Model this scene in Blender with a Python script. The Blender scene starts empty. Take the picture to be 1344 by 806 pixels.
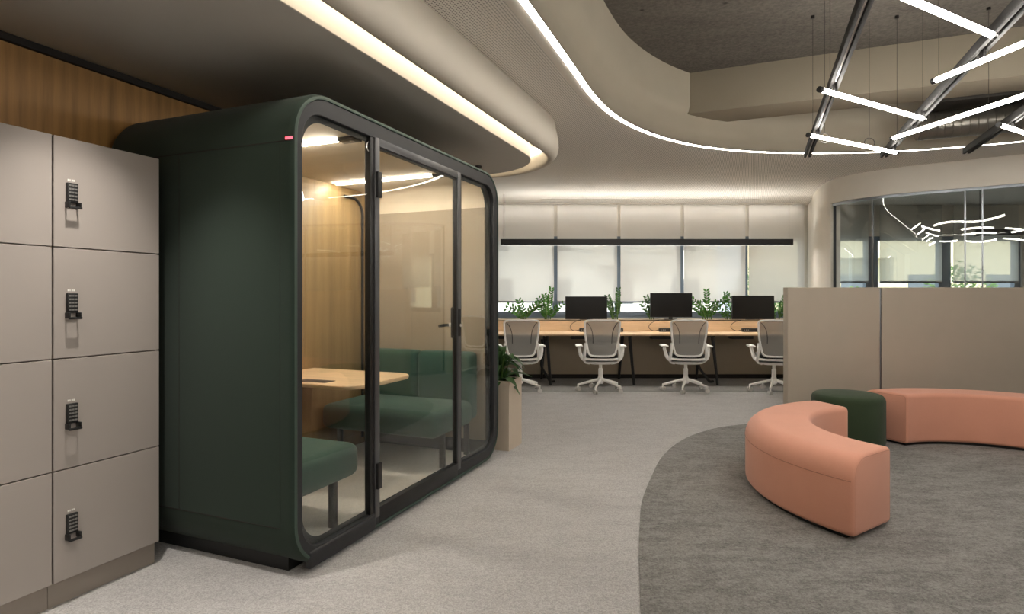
import bpy, bmesh, math, random
from math import sin, cos, pi, radians as R
from mathutils import Vector as V, Matrix

sc = bpy.context.scene
COL = sc.collection
random.seed(7)

# ------------------------------------------------------------------ materials
def lin(c):
    def f(x):
        x /= 255.0
        return x/12.92 if x <= 0.04045 else ((x+0.055)/1.055)**2.4
    return (f(c[0]), f(c[1]), f(c[2]), 1)

class NT:
    def __init__(s, name):
        m = bpy.data.materials.new(name); m.use_nodes = True
        s.m = m; s.t = m.node_tree; s.t.nodes.clear()
        s.out = s.n('ShaderNodeOutputMaterial')
    def n(s, ty, **k):
        x = s.t.nodes.new(ty)
        for a, b in k.items():
            if a.startswith('i_'):
                x.inputs[a[2:].replace('_', ' ')].default_value = b
            else: setattr(x, a, b)
        return x
    def l(s, a, b): s.t.links.new(a, b)
    def coord(s, scale=(1,1,1), rot=(0,0,0)):
        c = s.n('ShaderNodeTexCoord'); mp = s.n('ShaderNodeMapping')
        mp.inputs['Scale'].default_value = scale; mp.inputs['Rotation'].default_value = rot
        s.l(c.outputs['Object'], mp.inputs['Vector']); return mp.outputs['Vector']
    def noise(s, vec, scale, detail=3, rough=.55):
        n = s.n('ShaderNodeTexNoise'); n.inputs['Scale'].default_value = scale
        n.inputs['Detail'].default_value = detail; n.inputs['Roughness'].default_value = rough
        s.l(vec, n.inputs['Vector']); return n.outputs['Fac']
    def ramp(s, fac, stops):
        r = s.n('ShaderNodeValToRGB'); e = r.color_ramp.elements
        while len(e) < len(stops): e.new(.5)
        for i, (p, c) in enumerate(stops): e[i].position = p; e[i].color = c
        s.l(fac, r.inputs['Fac']); return r.outputs['Color']
    def mix(s, fac, a, b, mode='MIX'):
        m = s.n('ShaderNodeMix', data_type='RGBA', blend_type=mode)
        for sock, v in ((m.inputs[0], fac), (m.inputs[6], a), (m.inputs[7], b)):
            if hasattr(v, 'is_output'): s.l(v, sock)
            else: sock.default_value = v
        return m.outputs[2]
    def math(s, op, a, b=0.0):
        m = s.n('ShaderNodeMath', operation=op)
        for i, v in enumerate((a, b)):
            if hasattr(v, 'is_output'): s.l(v, m.inputs[i])
            else: m.inputs[i].default_value = v
        return m.outputs[0]
    def bsdf(s, col, rough=.5, metal=0.0, bump=None, bs=.2, bd=.01, sheen=0, spec=.5):
        b = s.n('ShaderNodeBsdfPrincipled')
        if hasattr(col, 'is_output'): s.l(col, b.inputs['Base Color'])
        else: b.inputs['Base Color'].default_value = col
        b.inputs['Roughness'].default_value = rough; b.inputs['Metallic'].default_value = metal
        b.inputs['Specular IOR Level'].default_value = spec
        if sheen: b.inputs['Sheen Weight'].default_value = sheen
        if bump is not None:
            bp = s.n('ShaderNodeBump'); bp.inputs['Strength'].default_value = bs; bp.inputs['Distance'].default_value = bd
            s.l(bump, bp.inputs['Height']); s.l(bp.outputs['Normal'], b.inputs['Normal'])
        return b
    def done(s, sh):
        s.l(sh.outputs[0], s.out.inputs['Surface']); return s.m

def dark(c, k): return (c[0]*k, c[1]*k, c[2]*k, 1)

def m_plain(name, rgb, rough=.5, metal=0, var=.06, nscale=8, bump=.0, bscale=200, sheen=0, spec=.5):
    t = NT(name); v = t.coord(); c = lin(rgb)
    f = t.noise(v, nscale)
    col = t.ramp(f, [(.25, dark(c, 1-var)), (.75, dark(c, 1+var))])
    b = t.noise(v, bscale, 2) if bump else None
    return t.done(t.bsdf(col, rough, metal, b, bump, .004, sheen, spec))

def m_fabric(name, rgb, var=.10, scale=420, bump=.35, rough=.9, sheen=.25):
    t = NT(name); v = t.coord(); c = lin(rgb)
    fine = t.noise(v, scale, 2); big = t.noise(v, 3.5, 3)
    c1 = t.ramp(fine, [(.3, dark(c, 1-var)), (.7, dark(c, 1+var))])
    c2 = t.mix(.5, c1, t.ramp(big, [(.3, dark(c, .95)), (.7, dark(c, 1.05))]))
    return t.done(t.bsdf(c2, rough, 0, fine, bump, .003, sheen, .3))

def m_carpet(name, rgb, var=.22, stretch=(1, 3.2, 1), blot=.5):
    t = NT(name); c = lin(rgb)
    v = t.coord(); vs = t.coord(stretch)
    fine = t.noise(v, 120, 2, .8); mid = t.noise(v, 45, 4, .8)
    patch = t.noise(vs, 3.0, 4, .62); streak = t.noise(vs, 11, 5, .75)
    a = t.ramp(fine, [(.40, dark(c, 1-var*1.7)), (.60, dark(c, 1+var*1.7))])
    b = t.ramp(mid, [(.42, dark(c, 1-var*1.2)), (.58, dark(c, 1+var*1.2))])
    p = t.ramp(patch, [(.43, dark(c, 1-blot)), (.50, c), (.57, dark(c, 1+blot*.9))])
    s2 = t.ramp(streak, [(.43, dark(c, 1-blot)), (.57, dark(c, 1+blot*.9))])
    col = t.mix(.42, t.mix(.45, a, b), t.mix(.5, p, s2))
    h = t.math('ADD', fine, t.math('MULTIPLY', mid, 1.5))
    return t.done(t.bsdf(col, .97, 0, h, .6, .008, .1, .15))

def m_wood(name, rgb, k=.6, axis='z', scale=1.0, rough=.5, plank=0.0):
    t = NT(name); c = lin(rgb)
    st = {'z': (9, 9, .55), 'x': (.55, 9, 9), 'y': (9, .55, 9)}[axis]
    v = t.coord(tuple(q*scale for q in st))
    a = t.noise(v, 2.2, 5, .6); b = t.noise(v, 14, 3, .6)
    w = t.n('ShaderNodeTexWave', wave_type='BANDS', bands_direction='X' if axis != 'x' else 'Y')
    w.inputs['Scale'].default_value = .7; w.inputs['Distortion'].default_value = 7; w.inputs['Detail'].default_value = 3
    t.l(v, w.inputs['Vector'])
    col = t.ramp(a, [(.28, dark(c, k)), (.5, dark(c, .93)), (.72, dark(c, 1.15))])
    col = t.mix(.35, col, t.ramp(w.outputs['Fac'], [(0, dark(c, k*1.05)), (1, dark(c, 1.15))]))
    col = t.mix(.25, col, t.ramp(b, [(.3, dark(c, .7)), (.7, dark(c, 1.2))]))
    return t.done(t.bsdf(col, rough, 0, b, .08, .003))

def m_concrete(name, rgb):
    t = NT(name); c = lin(rgb); v = t.coord(); vs = t.coord((.6, 1.6, 1))
    a = t.noise(vs, 1.6, 8, .7); b = t.noise(v, 34, 5, .75)
    col = t.ramp(a, [(.36, dark(c, .66)), (.5, c), (.64, dark(c, 1.3))])
    col = t.mix(.5, col, t.ramp(b, [(.36, dark(c, .5)), (.64, dark(c, 1.45))]))
    vo = t.n('ShaderNodeTexVoronoi'); vo.inputs['Scale'].default_value = 4.2; t.l(v, vo.inputs['Vector'])
    pit = t.ramp(vo.outputs['Distance'], [(.045, (.2, .19, .17, 1)), (.10, (1, 1, 1, 1))])
    col = t.mix(.8, col, pit, 'MULTIPLY')
    return t.done(t.bsdf(col, .92, 0, b, .6, .015))

def m_perf(name, rgb, pitch=.0175, r=.30, rot=R(67.6)):
    t = NT(name); c = lin(rgb)
    v = t.coord((1/pitch, 1/pitch, 1), (0, 0, -rot))
    s = t.n('ShaderNodeSeparateXYZ'); t.l(v, s.inputs[0])
    fx = t.math('SUBTRACT', t.math('FRACT', s.outputs[0]), .5); fy = t.math('SUBTRACT', t.math('FRACT', s.outputs[1]), .5)
    d = t.math('SQRT', t.math('ADD', t.math('MULTIPLY', fx, fx), t.math('MULTIPLY', fy, fy)))
    f = t.math('LESS_THAN', d, r)
    col = t.mix(f, c, dark(c, .2))
    return t.done(t.bsdf(col, .85))

def m_glow(name, rgb, strength):
    t = NT(name); e = t.n('ShaderNodeEmission'); e.inputs['Color'].default_value = lin(rgb); e.inputs['Strength'].default_value = strength
    return t.done(e)

def m_glass(name, tint=(1, 1, 1), refl=1.0, rough=0.0, base=.0):
    t = NT(name)
    tr = t.n('ShaderNodeBsdfTransparent'); tr.inputs['Color'].default_value = (*tint, 1)
    g = t.n('ShaderNodeBsdfGlossy'); g.inputs['Roughness'].default_value = rough
    g.inputs['Color'].default_value = (.97, 1, .98, 1)
    fr = t.n('ShaderNodeFresnel'); ge = t.n('ShaderNodeNewGeometry')
    t.l(t.math('ADD', t.math('MULTIPLY', ge.outputs['Backfacing'], 1/1.52-1.52), 1.52), fr.inputs['IOR'])
    f = t.math('ADD', t.math('MULTIPLY', fr.outputs[0], refl), base)
    mx = t.n('ShaderNodeMixShader'); t.l(f, mx.inputs[0]); t.l(tr.outputs[0], mx.inputs[1]); t.l(g.outputs[0], mx.inputs[2])
    return t.done(mx)

def m_sheer(name, rgb, clear=.25, trans=.5):
    """woven blind or mesh: part open weave, part light passing through the threads"""
    t = NT(name); c = lin(rgb)
    tr = t.n('ShaderNodeBsdfTransparent')
    tl = t.n('ShaderNodeBsdfTranslucent'); tl.inputs['Color'].default_value = c
    d = t.n('ShaderNodeBsdfDiffuse'); d.inputs['Color'].default_value = c
    a = t.n('ShaderNodeMixShader'); a.inputs[0].default_value = trans
    t.l(d.outputs[0], a.inputs[1]); t.l(tl.outputs[0], a.inputs[2])
    b = t.n('ShaderNodeMixShader'); b.inputs[0].default_value = clear
    t.l(a.outputs[0], b.inputs[1]); t.l(tr.outputs[0], b.inputs[2])
    return t.done(b)

def m_spiral(name):
    t = NT(name); v = t.coord((1, 1, 1)); 
    w = t.n('ShaderNodeTexWave', wave_type='BANDS', bands_direction='X'); w.inputs['Scale'].default_value = 3.2
    w.inputs['Distortion'].default_value = .4
    t.l(v, w.inputs['Vector'])
    return t.done(t.bsdf(t.ramp(t.noise(v, 20), [(.3, (.30, .29, .27, 1)), (.7, (.5, .49, .46, 1))]), .32, .9, w.outputs['Fac'], .6, .02))

def m_leaf(name, rgb):
    t = NT(name); v = t.coord(); c = lin(rgb)
    col = t.ramp(t.noise(v, 14, 2), [(.3, dark(c, .55)), (.7, dark(c, 1.35))])
    b = t.bsdf(col, .38, 0)
    tl = t.n('ShaderNodeBsdfTranslucent'); t.l(col, tl.inputs['Color'])
    mx = t.n('ShaderNodeMixShader'); mx.inputs[0].default_value = .3
    t.l(b.outputs[0], mx.inputs[1]); t.l(tl.outputs[0], mx.inputs[2])
    return t.done(mx)

M = dict(
    carpet=m_carpet('light_carpet', (182, 180, 179), .30, (1, 1.9, 1), .16),
    carpet_dark=m_carpet('dark_carpet', (131, 129, 126), .38, (1, 2.2, 1), .50),
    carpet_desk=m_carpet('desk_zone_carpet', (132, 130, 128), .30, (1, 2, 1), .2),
    perf=m_perf('perforated_board', (236, 232, 225), r=.24),
    border=m_plain('smooth_border_board', (224, 219, 210), .85, var=.01, nscale=3),
    beampaint=m_plain('grey_beige_beam_paint', (158, 149, 132), .85, var=.03, nscale=3),
    plaster=m_plain('painted_plaster', (200, 193, 180), .85, var=.02, nscale=3),
    plaster_warm=m_plain('beige_plaster', (192, 184, 166), .85, var=.03, nscale=3),
    soffit=m_plain('grey_soffit_paint', (198, 196, 190), .8, var=.02, nscale=3),
    concrete=m_concrete('raw_concrete', (102, 97, 90)),
    wall=m_plain('wall_paint', (215, 210, 200), .85, var=.02, nscale=3),
    walldark=m_plain('warm_white_wall_paint', (228, 225, 218), .85, var=.02, nscale=3),
    woodwall=m_wood('oak_veneer_dark', (188, 142, 84), .42, 'z', .8, .45),
    oakwall=m_wood('oak_panel', (146, 121, 83), .58, 'z', .45, .5),
    oaktop=m_wood('oak_top', (220, 190, 150), .86, 'y', .6, .4),
    deskwood=m_wood('pale_oak_desk', (222, 190, 152), .86, 'x', .7, .45),
    ledge=m_wood('pale_oak_ledge', (214, 184, 148), .88, 'x', .7, .5),
    locker=m_plain('taupe_laminate', (160, 152, 146), .48, var=.015, nscale=5),
    lockerside=m_plain('taupe_carcass', (150, 140, 131), .55, var=.02),
    gap=m_plain('dark_gap', (38, 34, 31), .8),
    black=m_plain('black_plastic', (24, 24, 25), .45, var=.05),
    blackmetal=m_plain('black_metal', (34, 33, 33), .38, .3),
    rail=m_plain('dark_track_metal', (22, 21, 20), .65, .0, spec=.2),
    keycap=m_plain('grey_key', (120, 118, 115), .5),
    white_mark=m_plain('white_print', (230, 228, 222), .5),
    podgreen=m_fabric('dark_green_felt', (40, 54, 46), .10, 500, .25, .92, .1),
    podtrim=m_plain('green_rim', (58, 76, 67), .55),
    podframe=m_plain('graphite_frame', (36, 37, 40), .5, .0, var=.03),
    podpost=m_plain('grey_aluminium', (92, 92, 94), .35, .5, var=.03),
    podwall=m_fabric('beige_acoustic_felt', (154, 141, 123), .05, 300, .2, .95, .1),
    podceil=m_plain('pod_ceiling', (214, 200, 178), .85, var=.02),
    podfloor=m_carpet('pod_carpet', (226, 219, 209), .12, (1, 1, 1), .06),
    sofa=m_fabric('green_upholstery', (38, 72, 60), .14, 420, .3, .9, .15),
    pouf=m_fabric('moss_green_wool', (52, 66, 46), .12, 420, .3, .95, .1),
    pink=m_fabric('salmon_wool', (220, 158, 134), .07, 420, .35, .92, .2),
    pinkseam=m_fabric('salmon_seam', (180, 118, 96), .08, 420, .2),
    screenfab=m_fabric('taupe_felt', (184, 173, 158), .06, 260, .25, .95, .1),
    alu=m_plain('aluminium', (150, 155, 162), .3, .8, var=.03),
    bluegrey=m_plain('blue_grey_frame', (112, 124, 138), .5, .2, var=.03),
    darkframe=m_plain('dark_window_frame', (72, 76, 80), .5, .2, var=.03),
    white=m_plain('white_plastic', (250, 248, 244), .42, var=.01),
    chrome=m_plain('polished_aluminium', (226, 223, 218), .25, .45, var=.02),
    seatmesh=m_fabric('black_seat_mesh', (26, 25, 25), .1, 300, .3),
    backmesh=m_sheer('grey_mesh', (150, 147, 143), .18, .22),
    screen=m_plain('screen_glass', (11, 10, 10), .28, var=.0, spec=.35),
    soil=m_plain('soil', (62, 44, 32), .95, var=.4, nscale=60, bump=.6, bscale=60),
    pot=m_plain('beige_planter_paint', (196, 182, 164), .55, var=.02),
    leaf=m_leaf('zamia_leaf', (64, 112, 38)),
    leafdark=m_leaf('dark_leaf', (66, 98, 54)),
    stem=m_leaf('plant_stem', (96, 126, 58)),
    blindmeet=m_sheer('open_weave_blind_fabric', (240, 240, 234), .52, .40),
    underdesk=m_plain('taupe_panel_paint', (160, 146, 126), .6, var=.02),
    wash=m_glow('blind_wash_glow', (255, 249, 240), 7.0),
    blind=m_sheer('roller_blind_fabric', (236, 234, 230), .32, .30),
    tube=m_glow('tube_glow', (255, 248, 238), 20.0),
    led=m_glow('led_glow', (255, 248, 238), 9.0),
    cove=m_glow('cove_glow', (255, 244, 226), 6.0),
    podlamp=m_glow('pod_lamp_glow', (255, 246, 232), 58.0),
    uplight=m_glow('uplight_glow', (255, 249, 240), 17.0),
    pend=m_glow('pendant_glow', (255, 249, 240), 24.0),
    downl=m_glow('downlight_glow', (255, 232, 200), 12.0),
    red=m_glow('status_red', (255, 70, 80), 1.6),
    spiral=m_plain('galvanised_spiral_duct', (128, 125, 118), .3, .7, var=.15, nscale=14),
    ductdark=m_plain('galvanised_box_duct', (66, 63, 58), .6, .3, var=.15),
    glass=m_glass('clear_glass', (.97, .98, .97), 1.0),
    podglass=m_glass('pod_glass', (.97, .98, .97), .75),
    meetglass=m_glass('meeting_glass', (.93, .96, .97), .75, base=.05),
    facade=m_plain('cream_render', (222, 210, 178), .9, var=.06, nscale=1),
    facade2=m_plain('pale_render', (232, 230, 224), .9, var=.05, nscale=1),
    facwin=m_plain('shaded_window', (96, 104, 112), .25, var=.1),
    bark=m_plain('bark', (84, 68, 52), .9, var=.2),
    asphalt=m_plain('pale_paving', (165, 165, 160), .95, var=.1),
    treeleaf=m_leaf('tree_leaf', (92, 122, 66)),
    wire=m_plain('thin_wire', (52, 48, 44), .5),
    whitewire=m_plain('white_wire', (205, 203, 198), .5),
)

# ------------------------------------------------------------------ mesh builder
class B:
    def __init__(s): s.bm = bmesh.new(); s.mats = []; s.cur = 0
    def mat(s, m):
        if m not in s.mats: s.mats.append(m)
        s.cur = s.mats.index(m); return s
    def face(s, vs):
        try:
            f = s.bm.faces.new(vs); f.material_index = s.cur; return f
        except ValueError: return None
    def verts(s, pts): return [s.bm.verts.new(p) for p in pts]
    def box(s, a, b, bev=0, seg=2, mtx=None):
        x0, y0, z0 = (min(a[i], b[i]) for i in range(3)); x1, y1, z1 = (max(a[i], b[i]) for i in range(3))
        v = s.verts([(x0,y0,z0),(x1,y0,z0),(x1,y1,z0),(x0,y1,z0),(x0,y0,z1),(x1,y0,z1),(x1,y1,z1),(x0,y1,z1)])
        fs = [s.face([v[i] for i in q]) for q in ((3,2,1,0),(4,5,6,7),(0,1,5,4),(1,2,6,5),(2,3,7,6),(3,0,4,7))]
        if bev:
            es = list({e for f in fs for e in f.edges})
            r = bmesh.ops.bevel(s.bm, geom=es, offset=bev, segments=seg, profile=.5, affect='EDGES', clamp_overlap=True)
            for f in r['faces']: f.material_index = s.cur
            vv = list({w for f in r['faces'] for w in f.verts} | {w for w in v if w.is_valid})
        else: vv = v
        if mtx is not None:
            for w in vv: w.co = mtx @ w.co
        return s
    def loops(s, ls, closed=True, cap0=False, cap1=False, wrap=False):
        """bridge successive point loops of the same length"""
        L = [s.verts(l) for l in ls]; n = len(L[0])
        rng = range(len(L) if wrap else len(L)-1)
        for i in rng:
            a, b = L[i], L[(i+1) % len(L)]
            for j in range(n if closed else n-1):
                k = (j+1) % n
                s.face([a[j], a[k], b[k], b[j]])
        if cap0: s.face(list(reversed(L[0])))
        if cap1: s.face(L[-1])
        return s
    def tube(s, pts, r, n=8, closed=False, cap=True, sy=1.0):
        pts = [V(p) for p in pts]; m = len(pts); rr = r if isinstance(r, (list, tuple)) else [r]*m
        T = []
        for i in range(m):
            a = pts[(i-1) % m] if (closed or i) else pts[i]; b = pts[(i+1) % m] if (closed or i < m-1) else pts[i]
            T.append((b-a).normalized())
        up = V((0,0,1)) if abs(T[0].z) < .9 else V((1,0,0))
        N = (up - T[0]*up.dot(T[0])).normalized(); ls = []
        for i in range(m):
            N = (N - T[i]*N.dot(T[i])).normalized(); Bn = T[i].cross(N)
            ls.append([pts[i] + (N*cos(2*pi*k/n)*sy + Bn*sin(2*pi*k/n))*rr[i] for k in range(n)])
        return s.loops(ls, True, cap and not closed, cap and not closed, closed)
    def cyl(s, p, q, r, n=16): return s.tube([p, q], r, n)
    def lathe(s, prof, c=(0,0,0), n=32, a0=0, cap0=True, cap1=True):
        return s.loops([[(c[0]+r*cos(a0+2*pi*k/n), c[1]+r*sin(a0+2*pi*k/n), c[2]+z) for k in range(n)] for r, z in prof], True, cap0, cap1)
    def prism(s, poly, z0, z1):
        return s.loops([[(x,y,z0) for x,y in poly], [(x,y,z1) for x,y in poly]], True, True, True)
    def strip(s, path, prof, closed=False, side=1, cap=True):
        """sweep a section [(offset to the left of the path, z)] along a plan path"""
        P = [V((p[0], p[1])) for p in path]; m = len(P); ls = []
        for i in range(m):
            a = P[(i-1) % m] if (closed or i) else P[i]; b = P[(i+1) % m] if (closed or i < m-1) else P[i]
            t = (b-a).normalized(); nn = V((-t.y, t.x))*side
            ls.append([(P[i].x+nn.x*o, P[i].y+nn.y*o, z) for o, z in prof])
        return s.loops(ls, True, cap and not closed, cap and not closed, closed)
    def sheet(s, path, prof, closed=False, side=1):
        P = [V((p[0], p[1])) for p in path]; m = len(P); ls = []
        for i in range(m):
            a = P[(i-1) % m] if (closed or i) else P[i]; b = P[(i+1) % m] if (closed or i < m-1) else P[i]
            t = (b-a).normalized(); nn = V((-t.y, t.x))*side
            ls.append([(P[i].x+nn.x*o, P[i].y+nn.y*o, z) for o, z in prof])
        return s.loops(ls, False, False, False, closed)
    def holed(s, outer, holes, z):
        es = []
        for lp in [outer]+holes:
            vs = s.verts([(x,y,z) for x,y in lp])
            es += [s.bm.edges.new((vs[i], vs[(i+1) % len(vs)])) for i in range(len(vs))]
        r = bmesh.ops.triangle_fill(s.bm, use_beauty=True, use_dissolve=False, edges=es, normal=(0,0,-1))
        for g in r['geom']:
            if isinstance(g, bmesh.types.BMFace): g.material_index = s.cur
        return s
    def obj(s, name, mat=None, parent=None, ang=35, mtx=None, recalc=True):
        bm = s.bm
        if recalc: bmesh.ops.recalc_face_normals(bm, faces=bm.faces)
        lim = R(ang)
        for f in bm.faces: f.smooth = True
        for e in bm.edges:
            e.smooth = not (len(e.link_faces) == 2 and e.calc_face_angle(0) > lim)
        me = bpy.data.meshes.new(name); bm.to_mesh(me); bm.free()
        for m in (s.mats or [mat]): me.materials.append(m)
        o = bpy.data.objects.new(name, me); COL.objects.link(o)
        if parent: o.parent = parent
        if mtx is not None: o.matrix_world = mtx
        return o

def mb(m): return B().mat(m)

def tag(o, label=None, cat=None, group=None, kind=None):
    if label: o['label'] = label
    if cat: o['category'] = cat
    if group: o['group'] = group
    if kind: o['kind'] = kind
    return o
def thing(name, label, cat, loc=(0,0,0), rz=0, group=None):
    o = bpy.data.objects.new(name, None); COL.objects.link(o)
    o.location = loc; o.rotation_euler = (0,0,rz); o.empty_display_size = .1
    return tag(o, label, cat, group)
def struct(o, label=None, cat=None):
    o['kind'] = 'structure'
    if label: o['label'] = label
    if cat: o['category'] = cat
    return o
KIDS = {}
def copy_tree(root, loc=None, rz=None, label=None, parent=None):
    c = root.copy(); COL.objects.link(c)
    if parent is not None: c.parent = parent
    if loc is not None: c.location = loc
    if rz is not None: c.rotation_euler = (0,0,rz)
    if label: c['label'] = label
    for ch in [o for o in list(COL.objects) if o.parent == root]: copy_tree(ch, parent=c)
    return c

def smooth_path(pts, n=8, closed=False):
    out = []; m = len(pts); P = [V((*p, 0)) if len(p) == 2 else V(p) for p in pts]
    for i in range(m if closed else m-1):
        p0 = P[(i-1) % m] if (closed or i) else P[0]*2-P[1]
        p1 = P[i]; p2 = P[(i+1) % m]
        p3 = P[(i+2) % m] if (closed or i+2 < m) else P[-1]*2-P[-2]
        for k in range(n):
            t = k/n
            q = .5*((2*p1)+(p2-p0)*t+(2*p0-5*p1+4*p2-p3)*t*t+(3*p1-p0-3*p2+p3)*t**3)
            out.append(q)
    if not closed: out.append(P[-1].copy())
    return out
def sp2(pts, n=8, closed=False): return [(p.x, p.y) for p in smooth_path(pts, n, closed)]

# ------------------------------------------------------------------ frames
TH = R(67.6)                       # direction of the pod and locker run
PO = V((-0.968, 2.60, 0))          # the pod's near front corner on the floor
U = V((cos(TH), sin(TH), 0)); W_ = V((-sin(TH), cos(TH), 0))
def at(u, v, z=0): return PO + U*u + W_*v + V((0,0,z))
def at2(u, v): p = at(u, v); return (p.x, p.y)
FM = Matrix.Translation(PO) @ Matrix.Rotation(TH, 4, 'Z')

CZ = 2.78; SZ = 2.47; TOPZ = 3.42; BY = 9.65

# ------------------------------------------------------------------ floor
struct(mb(M['carpet']).prism([(-5,-3.2),(10.2,-3.2),(10.2,BY+.2),(-5,BY+.2)], -.12, 0).obj('floor'),
       'pale grey mottled carpet floor across the office', 'floor')
lounge = sp2([(.36,1.0),(.44,1.9),(.516,2.354),(.575,2.65),(.63,2.92),(.708,3.26),(.805,3.64),(.967,4.10),(1.20,4.68),(1.51,5.21),(1.85,5.58),(2.18,5.80),(2.7,5.96),(3.3,6.02),(4.0,5.95),(4.8,5.7)], 6)
lounge_poly = lounge + [(5.7,5.3),(6.7,4.6),(7.35,3.0),(7.35,-1.6),(4,-2.6),(1.2,-1.8),(.6,-.5)]
struct(mb(M['carpet_dark']).prism(lounge_poly, -.05, .004).obj('floor_lounge'), 'dark grey streaked carpet with curved edge under the salmon benches', 'floor')
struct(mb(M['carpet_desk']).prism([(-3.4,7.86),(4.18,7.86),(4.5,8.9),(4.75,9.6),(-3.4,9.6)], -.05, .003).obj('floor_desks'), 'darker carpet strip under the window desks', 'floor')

# ------------------------------------------------------------------ ceiling
U2 = lambda u, v: at2(u, v)
led_pts = [U2(-2.6,-.83), U2(-1.6,-.83), U2(-.6,-.83), U2(.3,-.83), (.085,2.985), (.27,3.46), (.45,3.93), (.62,4.37), (.85,4.83), (1.13,5.22), (1.47,5.56),
           (1.86,5.83), (2.30,6.01), (2.75,6.10), (3.3,6.12), (3.9,6.06), (4.45,5.89), (4.97,5.64), (5.6,5.2), (6.1,4.5), (6.35,3.6), (6.3,2.2), (5.8,.6),
           (4.6,-.7), (2.8,-1.5), (.6,-1.8), (-1.0,-1.55), (-1.75,-.9)]
LED = sp2(led_pts, 8, True)
ceil_outer = [(-5,-3.2),(10.2,-3.2),(10.2,BY),(-5,BY)]
def offs(path, d):
    out = []; m = len(path)
    for i in range(m):
        a = V(path[i-1]); b = V(path[(i+1) % m]); t = (b-a).normalized(); out.append((path[i][0]-t.y*d, path[i][1]+t.x*d))
    return out
# path runs clockwise seen from above or not: find which side is outward
area = sum(LED[i-1][0]*LED[i][1]-LED[i][0]*LED[i-1][1] for i in range(len(LED)))
OUT = -1 if area > 0 else 1       # left normal times OUT points outward
rim = offs(LED, .12*OUT)
struct(mb(M['perf']).holed(ceil_outer, [rim], CZ).obj('ceiling'), 'perforated pale acoustic ceiling with a curved opening', 'ceiling')
struct(mb(M['border']).strip(LED, [(0,CZ),(.122,CZ),(.122,CZ+.012),(0,CZ+.012)], True, OUT).obj('ceiling_border'), 'plain smooth border around the curved ceiling opening', 'ceiling')
struct(mb(M['plaster_warm']).strip(LED, [(0,CZ-.004),(0,CZ+.03),(.004,CZ+.09),(.0,CZ+.13),(-.02,CZ+.18),(-.05,CZ+.225),(-.075,CZ+.27),(-.085,CZ+.33),(-.085,TOPZ+.02),(.1,TOPZ+.02),(.1,CZ+.013),(.003,CZ+.013),(.003,CZ-.004)], True, OUT).obj('ceiling_upstand'),
       'beige curved fascia rising to the raw concrete', 'ceiling')
struct(mb(M['concrete']).prism([(-5,-3.2),(10.2,-3.2),(10.2,BY+.25),(-5,BY+.25)], TOPZ, TOPZ+.2).obj('ceiling_slab'), 'raw grey concrete slab above the opening', 'ceiling')
bd = V((.925,-.381,0)); bo = V((1.74,5.62,0)) - bd*.14
mx = Matrix.Translation(bo) @ Matrix.Rotation(math.atan2(bd.y, bd.x), 4, 'Z')
struct(mb(M['beampaint']).box((0,0,3.03),(5.6,.42,TOPZ+.02), .006).obj('beam', mtx=mx), 'beige downstand beam crossing the ceiling opening', 'beam')
tag(mb(M['led']).strip(LED, [(.003,CZ-.004),(.047,CZ-.004),(.047,CZ-.0002),(.003,CZ-.0002)], True, OUT).obj('led_strip'),
    'thin glowing line light following the curved ceiling opening', 'strip light')

t = thing('strip_light', 'slim ceiling light profile just before the roller blinds, washing them from above', 'strip light', (-2.4,9.41,CZ))
mb(M['border']).box((0,0,-.020),(7.1,.008,-.0002)).box((0,.008,-.003),(7.1,.05,-.0002)).obj('profile', parent=t)
mb(M['wash']).box((.01,.016,-.007),(7.09,.040,-.0035)).obj('diffuser', parent=t)

# soffit over lockers and pod
NB = 20
arc = lambda r, n=NB: [at2(2.57+r*sin(a), .50-r*cos(a)) for a in [pi/2*i/n for i in range(n+1)]]
def pill(r): return [at2(-4.6, .50-r), at2(-2, .5-r), at2(0, .5-r), at2(1.3, .5-r)] + arc(r) + [at2(2.57+r, 2.9)]
inner = pill(.61)
struct(mb(M['soffit']).prism(inner + [at2(-4.6, 2.9)], SZ, CZ-.02).obj('ceiling_soffit'), 'dark grey lowered ceiling panel over the green pod', 'ceiling')
struct(mb(M['plaster']).strip(inner, [(0,SZ+.0015),(0,CZ-.02),(-.004,CZ-.02),(-.004,SZ+.0015)], False, 1).obj('trim_2'), 'white edge of the lowered ceiling facing the light slot', 'trim')
lip = pill(.755)
struct(mb(M['plaster']).strip(lip, [(0,SZ+.135),(0,SZ+.012),(-.012,SZ),(-.035,SZ-.002),(-.065,SZ+.012),(-.092,SZ+.045),(-.104,SZ+.09),(-.102,SZ+.16),(-.085,SZ+.235),(-.07,CZ+.004),(-.045,CZ+.004),(-.02,SZ+.2),(-.012,SZ+.135)], False, 1)
       .obj('ceiling_fascia', ang=60), 'rounded pale fascia wrapping the lowered ceiling', 'ceiling')
tag(mb(M['cove']).strip(lip, [(-.006,SZ+.14),(.012,SZ+.14),(.012,SZ+.19),(-.006,SZ+.19)], False, 1).obj('cove_light'),
    'warm light hidden in the slot between lowered ceiling and fascia', 'cove light')

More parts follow.
